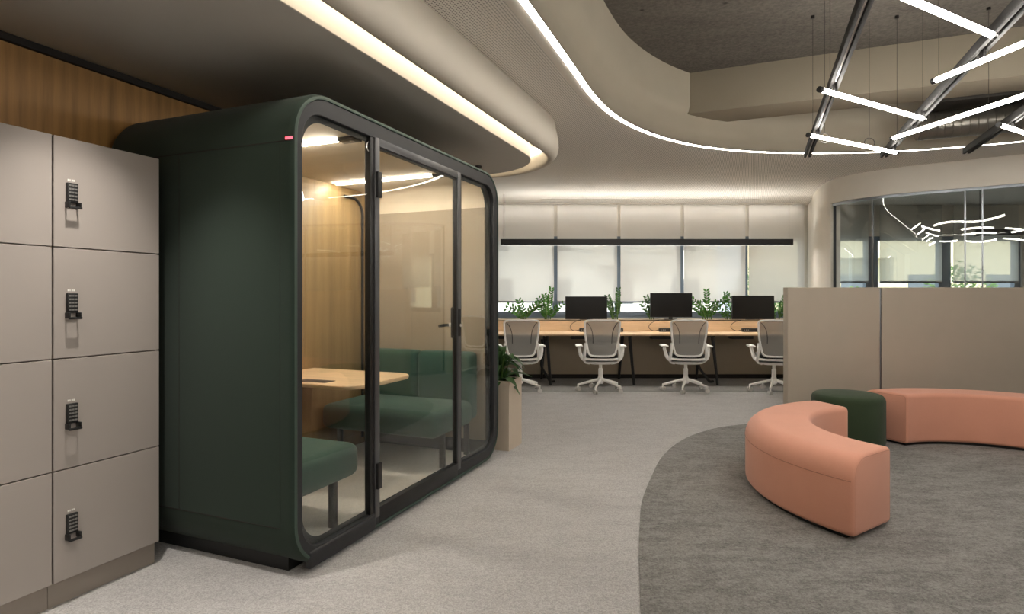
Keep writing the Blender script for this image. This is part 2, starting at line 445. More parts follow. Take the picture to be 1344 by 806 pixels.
# ------------------------------------------------------------------ walls
def wallbox(name, a, b, m, lab, **k): return struct(mb(m).box(a, b, **k).obj(name), lab, 'wall')
o = struct(mb(M['woodwall']).box((-4.6,1.27,0),(3.6,1.40,SZ+.02)).obj('wall_left', mtx=FM.copy()), 'brown oak veneer wall behind lockers and pod', 'wall')
struct(mb(M['gap']).box((-4.6,1.245,SZ-.035),(3.6,1.28,SZ-.001)).obj('trim_1', mtx=FM.copy()), 'dark shadow gap where oak wall meets the lowered ceiling', 'trim')
struct(mb(M['walldark']).box((3.5,1.40,0),(3.6,4.2,CZ)).obj('wall_end', mtx=FM.copy()), 'short return wall behind the green pod', 'wall')
wallbox('wall_front', (-5,-3.3,0), (10.2,-3.2,TOPZ+.1), M['walldark'], 'grey wall behind the camera')
wallbox('wall_outer', (-5.1,-3.3,0), (-5,BY+.2,TOPZ+.1), M['walldark'], 'grey outer wall beyond the oak panelling')
wallbox('wall_east', (10.2,-3.3,0), (10.3,BY+.2,TOPZ+.1), M['walldark'], 'grey side wall of the glazed meeting room')
b = mb(M['wall'])
b.box((-5,BY,0),(10.2,BY+.22,.93)); b.box((-5,BY,2.27),(10.2,BY+.22,TOPZ+.1)); b.box((8.38,BY,.93),(10.2,BY+.22,2.27)); b.box((-5,BY,.93),(-2.43,BY+.22,2.27)); b.box((4.80,BY,.93),(4.92,BY+.22,2.27))
struct(b.obj('wall_back'), 'white wall above and below the row of windows', 'wall')
# curved wall
CW = sp2([(4.86,9.66),(4.66,9.15),(4.40,8.55),(4.21,8.02),(4.125,7.60),(4.19,7.25),(4.38,6.95),(4.66,6.70),(5.0,6.48),(5.40,6.19),(6.0,5.80),(6.8,5.45),(7.6,5.25),(8.6,5.15),(10.2,5.15)], 6)
k0 = 4*6
struct(mb(M['wall']).strip(CW[:k0+1], [(0,0),(0,CZ),(.12,CZ),(.12,0)]).obj('wall_right'), 'white curved wall beside the last window', 'wall')
struct(mb(M['wall']).strip(CW[k0:], [(0,2.475),(0,CZ),(.12,CZ),(.12,2.475)]).obj('wall_bulkhead'), 'pale curved bulkhead above the meeting room glass', 'wall')
wn = 6
w = B(); w.mat(M['alu']).strip(CW[k0:], [(.02,2.445),(.02,2.478),(.075,2.478),(.075,2.445)]); w.strip(CW[k0:], [(.02,0),(.02,.05),(.075,.05),(.075,0)])
fr = struct(w.obj('window_7'), 'curved frameless glazing of the meeting room', 'window')
mb(M['meetglass']).sheet(CW[k0:], [(.045,.05),(.045,2.447)]).obj('pane', parent=fr)
def post(i, wd, m):
    p = V((*CW[i],0)); q = V((*CW[i+1],0)); t = (q-p).normalized(); a = math.atan2(t.y,t.x)
    mb(m).box((-wd/2,.03,.05),(wd/2,.062,2.447), mtx=Matrix.Translation(p)@Matrix.Rotation(a,4,'Z')).obj('glazing_bar', parent=fr)
post(k0, .03, M['darkframe'])
for i, m in ((k0+10, 'alu'), (k0+24, 'alu'), (k0+26, 'alu'), (k0+34, 'alu')): post(i, .014, M[m])

# ------------------------------------------------------------------ windows and blinds
XM = [-2.43,-1.38,-.335,.713,1.745,2.78,3.84,4.80]
XR = [4.92,5.93,7.13,8.38]
nwin = 0
def window(x0, x1, mw0, mw1):
    global nwin; nwin += 1
    name = 'window_%d' % (nwin if nwin < 7 else nwin+1)
    b = mb(M['bluegrey']); y0, y1 = BY+.03, BY+.11
    b.box((x0,y0,.93),(x1,y1,1.03),.004); b.box((x0,y0,2.2),(x1,y1,2.28))
    b.box((x0,y0,1.03),(x0+mw0,y1,2.2)); b.box((x1-mw1,y0,1.03),(x1,y1,2.2))
    f = struct(b.obj(name), 'tall window with blue grey frame in the window wall', 'window')
    mb(M['glass']).box((x0+mw0,BY+.066,1.03),(x1-mw1,BY+.072,2.2)).obj('pane', parent=f)
BLAB = ['pale roller blind at the window just beyond the pod frame', 'pale roller blind over the window behind the first black monitor',
        'pale roller blind over the window between the first and second monitors', 'pale roller blind over the window between the second and third monitors',
        'pale roller blind at the window beside the curved white wall']
def blind(x0, x1, zb, lab, grp, mt='blind'):
    t = thing('roller_blind', lab, 'blind', ((x0+x1)/2, BY-.055, zb), 0, grp); h = (x1-x0)/2
    mb(M[mt]).box((-h+.018,-.0015,.03),(h-.018,.0015,CZ-zb-.002)).obj('fabric', parent=t)
    mb(M['alu']).box((-h+.018,-.008,0),(h-.018,.008,.032),.003).obj('bottom_bar', parent=t)
for i in range(len(XM)-1):
    window(XM[i], XM[i+1], .045, .045)
    if i >= 2: blind(XM[i]+.01, XM[i+1]-.01, 1.175, BLAB[i-2], 'roller blinds along the window wall')
ML = ['pale roller blind in the meeting room next to the curved wall edge', 'pale roller blind in the meeting room behind the tube light reflections',
      'pale roller blind in the meeting room behind the dark linear lamp']
for i in range(len(XR)-1):
    window(XR[i], XR[i+1], .10, .10)
    if i < 3: blind(XR[i]+.06, XR[i+1]-.09, 1.50, ML[i], 'roller blinds in the meeting room', 'blindmeet')

# ------------------------------------------------------------------ lockers
def locker_column(u1, lab, handle_vis=True):
    """one column of four lockers, local x along the run, front at y = 0 facing -y"""
    Wd = .46; t = thing('locker_unit', lab, 'locker', at(u1-Wd, .735), TH, 'taupe locker columns')
    mb(M['lockerside']).box((.001,.02,.10),(Wd-.001,.52,1.93)).obj('carcass', parent=t)
    mb(M['lockerside']).box((0,.035,0),(Wd,.50,.11)).obj('plinth', parent=t)
    h = (1.93-.105)/4
    for k in range(4):
        z0 = .105+k*h
        d = mb(M['locker']).box((.0025,0,z0+.0025),(Wd-.0025,.019,z0+h-.0025),.0012,1).obj('door', parent=t)
        cx, cz = .068, z0+h*.475
        l = B().mat(M['black'])
        l.box((cx-.0215,-.013,cz-.03),(cx+.0215,.0,cz+.052),.003)
        for s in (-1, 1): l.box((cx+s*.0215-.003,-.03,cz-.052),(cx+s*.0215+.003,0,cz-.028),.001)
        l.box((cx-.0245,-.034,cz-.056),(cx+.0245,-.024,cz-.046),.002)
        l.mat(M['keycap'])
        for r in range(5):
            for c in range(3): l.box((cx-.0155+c*.0115,-.0145,cz+.038-r*.0145),(cx-.0075+c*.0115,-.012,cz+.0445-r*.0145))
        l.obj('keypad_lock', parent=d)
        n = B().mat(M['white_mark'])
        for q, wq in enumerate((.006,.004,.006,.005)): n.box((cx-.014+q*.0075,-.0006,cz+.060),(cx-.014+q*.0075+wq,0,cz+.068))
        n.obj('number_label', parent=d)
    return t
locker_column(-.086, 'taupe column of four lockers with keypads standing beside the green pod')
locker_column(-.548, 'taupe column of four lockers partly cut off by the frame edge')

# ------------------------------------------------------------------ pod
def rrect(u0, u1, z0, z1, r, n=10, rb=None):
    rb = r if rb is None else rb
    out = []
    for cx, cz, a0, rr in ((u1-rb, z0+rb, -pi/2, rb), (u1-r, z1-r, 0, r), (u0+r, z1-r, pi/2, r), (u0+rb, z0+rb, pi, rb)):
        for i in range(n+1):
            a = a0+pi/2*i/n; out.append((cx+rr*cos(a), cz+rr*sin(a)))
    return out
PL, PZ0, PZ1, PR, PD = 2.27, .010, 2.235, .235, 1.24
pod = thing('meeting_pod', 'dark green felt office pod with glass front and rounded corners', 'pod', PO, TH)
def ring(ins, v, r=None):
    return [(u, v, z) for u, z in rrect(ins, PL-ins, PZ0+ins, PZ1-ins, PR-ins if r is None else r)]
mb(M['podgreen']).loops([ring(.03,PD), ring(.008,PD-.01), ring(0,PD-.035), ring(0,.03), ring(.004,.012), ring(.011,.003)], cap0=True).obj('shell', parent=pod, ang=50)
mb(M['podtrim']).loops([ring(.011,.003), ring(.02,-.002), ring(.026,.0), ring(.027,.02)]).obj('rim', parent=pod, ang=50)
def opening(i, v): return [(u, v, z) for u, z in rrect(.060+i, PL-.092-i, .102+i, PZ1-.105-i, .135)]
mb(M['podframe']).loops([ring(.027,.02), ring(.028,.005), ring(.0295,.004), opening(0,.004), opening(.002,.006), opening(.002,.032), opening(.03,.032)]).obj('front_frame', parent=pod, ang=28)
bot = [p for p in rrect(.004, PL-.004, PZ0+.004, PZ1, PR-.004) if p[1] < PZ0+.10]
bl = sorted(bot, key=lambda p: p[0])
sec_b = [(bl[0][0]+.04, 0)] + [(u+(.04 if u < 1 else -.04)*min(1, max(0, (z-.03)/.03)), z) for u, z in bl] + [(bl[-1][0]-.04, 0)]
mb(M['black']).loops([[(u,v,z) for u,z in sec_b] for v in (.11, PD-.05)], True, True, True).obj('base', parent=pod)
# felt panel seams on the near side
g = mb(M['gap'])
g.box((-.0008,.075,.229),(.002,PD-.04,.233)); g.box((-.0008,.01,1.966),(.002,PD-.04,1.9705)); g.box((-.0008,.712,.233),(.002,.7145,1.966)); g.box((-.0008,.075,.233),(.002,.0765,1.966))
g.obj('panel_seam', parent=pod)
mb(M['red']).box((-.003,.006,1.972),(.004,.045,1.984),.002).obj('status_light', parent=pod)
# interior
IU0, IU1, IZ0, IZ1 = .085, PL-.085, .05, 2.15
sec = rrect(IU0, IU1, IZ0, IZ1, .17, 8, .004)
topn = [p for p in sec if p[1] > 1.975]; lown = [p for p in sec if p[1] <= 1.985]
b = mb(M['podceil'])
top = sorted(topn, key=lambda p: p[0]); 
b.loops([[(u,.088,z) for u,z in top], [(u,1.16,z) for u,z in top]], False).obj('inner_ceiling', parent=pod, ang=60)
mb(M['podwall']).box((IU1-.002,.088,.135),(IU1+.02,1.16,1.98)).obj('inner_wall', parent=pod)
mb(M['podwall']).box((IU0-.02,.088,.135),(IU0+.002,1.16,1.98)).obj('inner_wall', parent=pod)
mb(M['oakwall']).box((IU0,1.155,.135),(1.13,1.175,2.152),.003).box((1.134,1.155,.135),(IU1,1.175,2.152),.003).box((.17,1.155,IZ0),(PL-.17,1.175,.135)).obj('oak_panel', parent=pod)
mb(M['podfloor']).box((.165,.03,.034),(PL-.165,1.16,IZ0)).obj('inner_floor', parent=pod)
for sg, uo in ((1, 0), (-1, PL)):
    mb(M['black']).loops([[(uo+sg*(.168-.083*sin(q)), v, IZ0+.088*(1-cos(q))) for q in [pi/2*i/8 for i in range(9)]] for v in (.088, 1.16)], False).obj('wall_skirt', parent=pod, ang=60)
mb(M['black']).tube([(2.035,1.145,.10),(2.035,1.145,1.0),(2.035,1.145,1.95)]+[(1.905+.13*cos(q),1.145,1.95+.13*sin(q)) for q in [pi/2*i/8 for i in range(1,9)]]+[(1.80,1.145,2.08)], .011, 8).obj('rear_dark_line', parent=pod)  # thin dark line up the rear corner, rounded over at the top
for s, nm in ((0,'a'),(1,'b')):
    uu = .62 if s == 0 else 1.65
    q = mb(M['blackmetal']).box((uu-.035,.12,IZ1-.022),(uu+.035,.24,IZ1-.001),.004).obj('lamp_housing', parent=pod)
    mb(M['podlamp']).box((uu-.011,.20,IZ1-.014),(uu+.011,1.10,IZ1-.003),.004).obj('lamp_strip', parent=pod)
    mb(M['chrome']).lathe([(.012,0),(.014,.004)], (uu,.16,IZ1-.026), 16).obj('sensor', parent=q)
# glass panels and door
DU0, DU1 = .632, 1.595
gz0, gz1 = .110, PZ1-.112
def glasspanel(u0, u1, v, name='glass_panel'):
    return mb(M['podglass']).box((u0,v,gz0-.01),(u1,v+.008,gz1+.01)).obj(name, parent=pod)
glasspanel(.066, DU0-.05, .022); glasspanel(DU1+.035, PL-.09, .022)
mb(M['blackmetal']).box((DU0-.056,.008,gz0-.005),(DU0-.024,.045,gz1+.02),.002).obj('mullion', parent=pod)
mb(M['blackmetal']).box((DU1+.018,.008,gz0-.005),(DU1+.036,.045,gz1+.02),.002).obj('mullion', parent=pod)
mb(M['podframe']).box((.10,-.006,PZ0+.008),(DU0-.02,.03,gz0-.012),.012,3).obj('sill_cover', parent=pod)
dr = B().mat(M['podpost'])
z0, z1 = .075, gz1+.012
dr.box((DU0-.02,.002,z0),(DU0+.022,.045,z1),.003); dr.box((DU1-.03,.002,z0),(DU1+.016,.045,z1),.003)
dr.box((DU0+.022,.002,z1-.045),(DU1-.03,.045,z1),.002); dr.mat(M['black']).box((DU0+.022,.002,z0-.035),(DU1-.03,.045,z0+.05),.002)
door = dr.obj('glass_door', parent=pod)
g = mb(M['black']); g.box((DU0+.022,.01,z0+.05),(DU0+.03,.035,z1-.045)); g.box((DU1-.038,.01,z0+.05),(DU1-.03,.035,z1-.045)); g.box((DU0+.022,.01,z1-.055),(DU1-.03,.035,z1-.045))
g.obj('gasket', parent=door)
mb(M['podglass']).box((DU0+.024,.018,z0+.045),(DU1-.032,.026,z1-.05)).obj('door_glass', parent=door)
for zz in (.30, 1.88): mb(M['black']).box((DU0-.012,-.012,zz-.07),(DU0+.026,.006,zz+.07),.004).obj('hinge', parent=door)
h = mb(M['black']); h.box((DU1-.028,.044,.985),(DU1+.004,.062,1.20),.008,3); h.box((DU1-.026,-.010,1.0),(DU1+.002,.004,1.19),.005,3)
h.tube(smooth_path([(DU1-.012,.055,1.075),(DU1-.012,.080,1.075),(DU1-.026,.096,1.075),(DU1-.115,.098,1.073)],5), .0105, 10)
h.mat(M['chrome']).tube([(DU1-.012,.060,1.075),(DU1-.012,.072,1.075)], .016, 16).tube([(DU1-.012,-.010,1.075),(DU1-.012,-.018,1.075)], .011, 16)
h.obj('door_handle', parent=door)
mb(M['chrome']).tube([(.575+.014*cos(a),.019,2.075+.024*sin(a)) for a in [2*pi*i/20 for i in range(20)]], .002, 6, True).obj('etched_mark', parent=pod)

# pod furniture
def pod_sofa(u, rz, lab, v=1.11):
    """local x runs outward from the wall, y along the bench"""
    t = thing('bench_sofa', lab, 'sofa', at(u, 0, IZ0), TH+rz, 'green bench sofas inside the pod'); return t
def build_sofa(t, sgn, cut=0.0):
    # local frame equals the pod frame, x reversed when sgn = -1
    X = lambda x: max(.002, x-cut)*sgn
    y0, y1 = .13, 1.12
    z = -IZ0*0
    mb(M['sofa']).box((X(.10),y0,.235),(X(.70),y1,.42),.055,5).obj('seat', parent=t, ang=60)
    bb = mb(M['sofa']); m = (y0+y1)/2
    bb.box((X(.005),y0+.005,.26),(X(.15),m-.001,.79),.045,5); bb.box((X(.005),m+.001,.26),(X(.15),y1-.005,.79),.045,5)
    bb.obj('backrest', parent=t, ang=60)
    for x in (.12,.50):
        for y in (y0+.03, y1-.06): mb(M['blackmetal']).box((X(x),y,0),(X(x+.035),y+.035,.25),.003).obj('leg', parent=t)
    mb(M['blackmetal']).box((X(.16),y0+.10,.215),(X(.42),y1-.10,.236),.004).obj('base_frame', parent=t)
t = pod_sofa(IU1-.004, 0, 'green two seat sofa against the beige far end of the pod'); build_sofa(t, -1)
t = pod_sofa(IU0+.004, 0, 'green sofa behind the near glass pane with only its seat showing'); build_sofa(t, 1, .125)
t = thing('pod_table', 'oak table with rounded corners fixed to the oak wall inside the pod', 'table', at(1.13,0,IZ0), TH)
tp = rrect(.80-1.13, 1.46-1.13, .27, 1.30, .13, 8)
tp = [(x, min(y, 1.152)) for x, y in tp]
mb(M['oaktop']).loops([[(x*.985,y+.004*(1 if y<.7 else 0),.668) for x,y in tp],[(x,y,.676) for x,y in tp],[(x,y,.688) for x,y in tp],[(x*.99,y+.002*(1 if y<.7 else 0),.692) for x,y in tp]], True, True, True).obj('table_top', parent=t)
mb(M['oakwall']).box((-.21,1.07,.0),(.21,1.15,.668),.004).obj('pedestal', parent=t)
mb(M['black']).box((-.27,.55,.6915),(-.17,.78,.6945),.002).obj('power_port', parent=t)

# tall planter
t = thing('potted_plant', 'leafy dark green plant in tall square beige planter at the pod corner', 'plant', at(2.425, -.02), TH)
b = mb(M['pot']); s = .285
b.loops([[(0,0,0),(s,0,0),(s,s,0),(0,s,0)],[(0,0,.575),(s,0,.575),(s,s,.575),(0,s,.575)],[(.014,.014,.575),(s-.014,.014,.575),(s-.014,s-.014,.575),(.014,s-.014,.575)],[(.014,.014,.52),(s-.014,.014,.52),(s-.014,s-.014,.52),(.014,s-.014,.52)]], True, True, False)
b.obj('pot', parent=t)
mb(M['soil']).box((.013,.013,.50),(s-.013,s-.013,.548),.004).obj('soil', parent=t)
def strap_leaf(bm, base, az, ln, rise, droop, wd):
    P = []
    for i in range(9):
        q = i/8; r = ln*(q**1.15); zz = rise*sin(min(q*1.25,1)*pi/2) - droop*q*q
        P.append(V((base[0]+r*cos(az), base[1]+r*sin(az), base[2]+zz)))
    side = V((-sin(az), cos(az), 0)); L = []
    for i, p in enumerate(P):
        q = i/8; w = wd*max(.06, sin(pi*min(1, (q*.92+.06)))**.8)
        L.append([p-side*w+V((0,0,w*.35)), p, p+side*w+V((0,0,w*.35))])
    bm.loops(L, False)
fo = mb(M['leafdark']); rr = random.Random(3)
for i in range(30):
    a = i*2.4+rr.uniform(-.3,.3); lvl = (i % 5)/4
    strap_leaf(fo, (s/2+rr.uniform(-.04,.04), s/2+rr.uniform(-.04,.04), .545+.10*lvl), a, rr.uniform(.19,.29)*(1-.25*lvl), .06+.16*lvl+rr.uniform(0,.05), rr.uniform(.05,.17), rr.uniform(.030,.044))
fo.obj('foliage', parent=t, recalc=False)
st = mb(M['stem'])
for i in range(5): st.tube(smooth_path([(s/2+.04*cos(i*1.3), s/2+.04*sin(i*1.3), .54), (s/2+.06*cos(i*1.3), s/2+.06*sin(i*1.3), .66), (s/2+.09*cos(i*1.3), s/2+.09*sin(i*1.3), .76)],3), .006, 6)
st.obj('stem', parent=t)

# ------------------------------------------------------------------ desks
DXS = [-.62,.58,1.78,2.98,4.15]
DLAB = ['pale oak desk at the chair behind the leafy planter', 'pale oak desk below the first black monitor', 'pale oak desk below the second monitor in the middle', 'pale oak desk running behind the beige screen']
for i in range(4):
    x0, x1 = DXS[i], DXS[i+1]
    t = thing('desk', DLAB[i], 'desk', ((x0+x1)/2, 8.42, 0), 0, 'window desks'); hw = (x1-x0)/2
    mb(M['deskwood']).box((-hw+.0015,0,.715),(hw-.0015,.724,.74),.002).obj('desktop', parent=t)
    mb(M['black']).box((-.30,.30,.645),(.02,.48,.714),.004).obj('cable_tray', parent=t)
    xl = hw-.075
    for y, yb, dx in ((.10,.02,.05),(.62,.68,-.05)):
        mb(M['blackmetal']).tube([(xl,y,.716),(xl+dx,yb,0.0)], [.026,.019], 8).obj('leg', parent=t)
    mb(M['blackmetal']).box((xl-.02,.06,.69),(xl+.02,.66,.715)).obj('leg_rail', parent=t)
    if i == 0:
        for y, yb, dx in ((.10,.02,-.05),(.62,.68,.05)): mb(M['blackmetal']).tube([(-hw+.05,y,.716),(-hw+.05+dx,yb,0)], [.026,.019], 8).obj('leg', parent=t)
# planter ledge behind
t = thing('planter_ledge', 'long pale wooden planter ledge behind the desks under the windows', 'planter', (0,9.15,0), 0)
b = mb(M['ledge']); lx0, lx1 = -.9, 4.55
b.box((lx0,0,.07),(lx1,.02,.915)); b.box((lx0,.33,.07),(lx1,.35,.915)); b.box((lx0,.02,.07),(lx0+.02,.33,.915)); b.box((lx1-.02,.02,.07),(lx1,.33,.915)); b.box((lx0,0,.895),(lx1,.10,.917),.002)
b.obj('casing', parent=t)
mb(M['underdesk']).box((lx0,-.012,.07),(lx1,-.0005,.735)).obj('lower_panel', parent=t)
mb(M['gap']).box((lx0+.02,.03,0),(lx1-.02,.33,.07)).obj('plinth', parent=t)
mb(M['soil']).box((lx0+.02,.02,.80),(lx1-.02,.33,.885)).obj('soil', parent=t)

# zz plants
def frond(bm, base, az, ln, lean, rr, ms, ml):
    P = [V((base[0]+cos(az)*lean*ln*q*q, base[1]+sin(az)*lean*ln*q*q, base[2]+ln*q*(1-.25*lean*q))) for q in [i/9 for i in range(10)]]
    bm.mat(ms); bm.tube(P, [.010*(1-.75*i/9) for i in range(10)], 6)
    bm.mat(ml); L = len(P)
    n = max(6, int(ln/.044))
    for k in range(n):
        q = .22+.78*k/(n-1); i = min(8, int(q*9)); f = q*9-i; p = P[i].lerp(P[i+1], f); tg = (P[i+1]-P[i]).normalized()
        sd = tg.cross(V((sin(az+.6), -cos(az+.6), .2))).normalized()
        for sg in (-1, 1):
            d = (sd*sg*.85 + tg*.65 + V((rr.uniform(-.15,.15),)*3)).normalized(); lf = .082*(1-.35*abs(q-.55))*rr.uniform(.85,1.15)
            w = tg.cross(d).cross(d).normalized()*lf*.27
            nrm = w.cross(d).normalized()*lf*.06
            v = bm.verts([p, p+d*lf*.35+w*.8+nrm, p+d*lf*.7+w*.75+nrm, p+d*lf, p+d*lf*.7-w*.75+nrm, p+d*lf*.35-w*.8+nrm, p+d*lf*.5])
            bm.face([v[0],v[1],v[6]]); bm.face([v[1],v[2],v[6]]); bm.face([v[2],v[3],v[6]]); bm.face([v[3],v[4],v[6]]); bm.face([v[4],v[5],v[6]]); bm.face([v[5],v[0],v[6]])
def zz(px, Y, specs, lab, seed, dark_=False):
    rr = random.Random(seed); bm = B(); x = (px-672)/771*Y
    for dx, az, ln, lean in specs: frond(bm, (x+dx, Y+rr.uniform(-.03,.05), .886), az, ln, lean, rr, M['stem'], M['leafdark'] if dark_ else M['leaf'])
    tag(bm.obj('leafy_plant', recalc=False), lab, 'plant', 'plants growing in the ledge behind the desks')
zz(688, 9.34, [(-.02,pi,.30,.75),(.02,0,.36,.8),(.0,pi*.9,.34,.25),(.03,.2,.30,.5),(-.04,pi,.26,.9)], 'bushy spreading plant on the ledge next to the pod frame', 1)
zz(718, 9.36, [(-.03,pi,.38,.25),(.03,0,.52,.08),(.05,0,.32,.6),(-.02,pi,.30,.5),(.0,pi,.42,.1)], 'tall upright plant on the ledge before the first monitor', 2)
zz(806, 9.36, [(-.03,pi,.40,.18),(.05,0,.50,.02),(.0,pi,.28,.3),(.03,.3,.30,.25)], 'tall dark plant beside the first monitor on the side of the second', 3, True)
zz(855, 9.40, [(.0,pi,.40,.2),(.04,0,.34,.1),(-.03,pi,.30,.4)], 'plant peeking out behind the edge of the second monitor', 4, True)
zz(929, 9.34, [(0,pi*.6,.48,.06),(.05,0,.46,.62),(-.05,pi,.42,.55),(.02,0,.32,.35),(-.03,pi,.30,.3),(-.06,pi,.36,.75)], 'bushy plant on the ledge between second and third monitors', 5)
zz(957, 9.40, [(-.02,pi,.44,.05),(-.05,pi,.30,.6),(.02,0,.30,.3)], 'narrow plant half behind the third monitor', 6)
zz(1022, 9.40, [(.0,0,.46,.25),(.02,0,.32,.8),(-.04,pi,.34,.2)], 'plant showing between third monitor and the beige screen', 8)

# monitors
def monitor(px, wpx, ytop, ybot, Y, lab, rot=0):
    x = (px-672)/771*Y; wd = wpx*Y/771; zt = 1.27+(390-ytop)*Y/771; zb = max(.925, 1.27+(390-ybot)*Y/771)
    t = thing('monitor', lab, 'monitor', (x, Y, .917), rot, 'black monitors on the ledge')
    mb(M['black']).box((-wd/2,-.004,zb-.917),(wd/2,.028,zt-.917),.004).obj('casing', parent=t)
    mb(M['screen']).box((-wd/2+.007,-.0055,zb-.917+.012),(wd/2-.007,-.003,zt-.917-.007)).obj('display', parent=t)
    b = mb(M['black']).box((-.10,.0,0),(.10,.065,.012),.004).box((-.03,.028,.012),(.03,.05,.2),.004)
    b.obj('stand', parent=t)
monitor(769.5, 55, 389, 420, 9.19, 'first black monitor on the ledge counted from the green pod', R(1))
monitor(881, 55, 384.5, 416.5, 9.19, 'black monitor on the ledge in the middle of the three', 0)
monitor(988.5, 55, 388, 420, 9.19, 'black monitor on the ledge next to the beige screen', R(-1))

# small dark things on the desks
def hub(px, wd, lab, loop=True, kind='docking_station'):
    x = (px-672)/771*8.95
    t = thing(kind, lab, 'power box', (x, 8.98, .74), 0, 'black power boxes on the desks')
    b = mb(M['black']).box((-wd/2,-.03,0),(wd/2,.03,.055),.006); b.obj('casing', parent=t)
    c = mb(M['keycap'])
    for k in range(3): c.box((-wd/2+.02+k*.03,-.0315,.02),(-wd/2+.035+k*.03,-.0295,.036))
    c.obj('socket', parent=t)
    if loop: mb(M['black']).tube(smooth_path([(-wd/2,.0,.03),(-wd/2-.07,.03,.012),(-wd/2-.13,.08,.05),(-wd/2-.11,.12,.11),(-wd/2-.03,.13,.155),(-wd/2+.04,.135,.17)],6), .0045, 6).obj('cable', parent=t)
hub(765, .10, 'black power box with looped cable by the chair below the first monitor')
hub(813, .12, 'small black power box without a cable beyond the first monitor chair', False)
hub(875, .22, 'black power box with cable below the second monitor')
hub(985, .24, 'black power box with cable below the third monitor')

# ------------------------------------------------------------------ task chairs
def build_chair():
    t = thing('task_chair', 'x', 'chair', (0,0,0), 0, 'white task chairs at the window desks')
    # back frame outline (x, z) at a leaning plane
    def bk(x, z): return (x, -.20-.16*(z-.45)-.02*cos(x*5)+.05*(abs(x)/.24)**2, z)
    half = [(0,.965),(.12,.965),(.205,.958),(.236,.94),(.240,.90),(.232,.78),(.210,.64),(.185,.54),(.16,.505),(.11,.492),(0,.49)]
    half = [(x*.95, z) for x, z in half]
    loop = half + [(-x, z) for x, z in reversed(half[1:-1])]
    P = [V((x,0,z)) for x,z in loop]
    S = smooth_path(P, 4, True)
    mb(M['white']).tube([bk(p.x,p.z) for p in S], .0135, 8, True).obj('back_frame', parent=t)
    b = mb(M['backmesh']); zs = [.495+.465*i/14 for i in range(15)]
    def wx(z):
        pts = sorted([(q[1], q[0]) for q in half]); 
        for i in range(len(pts)-1):
            if pts[i][0] <= z <= pts[i+1][0]:
                d = pts[i+1][0]-pts[i][0]; f = (z-pts[i][0])/d if d > 1e-6 else 0; return pts[i][1]+(pts[i+1][1]-pts[i][1])*f
        return .1
    L = [[bk(wx(z)*(-1+2*k/8), z) for k in range(9)] for z in zs]
    b.loops(L, False).obj('back_mesh', parent=t, recalc=False)
    for s_ in (-1, 1):
        mb(M['black']).tube([(V(bk(p.x*s_,p.z))+V((0,-.004,0))) for p in smooth_path([(.205,0,.94),(.165,0,.89),(.135,0,.82),(.124,0,.74),(.122,0,.66)],4)], .0045, 6).obj('back_seam', parent=t)
        # spine supports and arms
        a = mb(M['white'])
        a.tube(smooth_path([bk(.215*s_,.66), (.225*s_,-.21,.56), (.228*s_,-.17,.47), (.21*s_,-.08,.40), (.15*s_,.02,.372)],5), .019, 8)
        a.tube(smooth_path([(.225*s_,-.12,.43),(.262*s_,-.10,.47),(.285*s_,-.07,.55),(.288*s_,-.02,.60)],5), [.026]*8+[.022]*8, 8)
        a.obj('arm_post', parent=t)
        mb(M['white']).box((.288*s_-.045,-.13,.598),(.288*s_+.045,.13,.622),.011,3).obj('armrest', parent=t)
    # seat
    sh = rrect(-.235,.235,-.20,.25,.10,5)
    def seatp(x,y,z): return (x,y,z+.018*(x/.235)**2-.02*max(0,(y-.12)/.13)**2)
    mb(M['seatmesh']).loops([[seatp(x*k,y*k,z) for x,y in sh] for k,z in ((.90,.425),(.97,.43),(1,.452),(.985,.488),(.9,.500),(.5,.497),(.05,.496))], True, True, True).obj('seat', parent=t, ang=60)
    mb(M['white']).tube([seatp(x*1.01,y*1.01,.438) for x,y in sh], .015, 8, True).obj('seat_frame', parent=t)
    mb(M['white']).loops([[(x*k,y*k,z) for x,y in sh] for k,z in ((.25,.362),(.55,.368),(.85,.388),(.90,.402),(.85,.41))], True, True, True).obj('seat_pan', parent=t, ang=60)
    mb(M['white']).lathe([(.019,.19),(.030,.20),(.030,.30),(.022,.31),(.022,.365)], n=16).obj('gas_lift', parent=t)
    bs = mb(M['white']); bs.lathe([(.03,.10),(.042,.115),(.042,.165),(.032,.195)], n=16)
    for k in range(5):
        a = R(90+18)+k*2*pi/5; d = V((cos(a), sin(a), 0))
        bs.tube([d*.03+V((0,0,.155)), d*.15+V((0,0,.125)), d*.30+V((0,0,.085))], [.021,.018,.013], 8)
    bs.obj('star_base', parent=t)
    for k in range(5):
        a = R(90+18)+k*2*pi/5; d = V((cos(a), sin(a), 0)); n_ = V((-sin(a+.7), cos(a+.7), 0))
        c = mb(M['white']).cyl(d*.302+V((0,0,.045)), d*.302+V((0,0,.095)), .011, 8)
        c.mat(M['chrome'])
        for s_ in (-1, 1): c.tube([d*.302+n_*s_*.008+V((0,0,.030)), d*.302+n_*s_*.026+V((0,0,.030))], .030, 14)
        c.obj('caster', parent=t)
    return t
CL = [('white mesh task chair partly hidden by the leafy planter plant', .11, 7.93, 4), ('white mesh task chair at the desk below the first monitor', 1.195, 7.93, -3),
      ('white mesh task chair at the desk below the second monitor', 2.345, 7.93, -6), ('white mesh task chair half hidden behind the beige screen', 3.50, 7.85, -14)]
ch0 = build_chair()
for i, (lab, x, y, rz) in enumerate(CL):
    if i == 0: ch0['label'] = lab; ch0.location = (x,y,.003); ch0.rotation_euler = (0,0,R(rz))
    else: copy_tree(ch0, (x,y,.003), R(rz), lab)

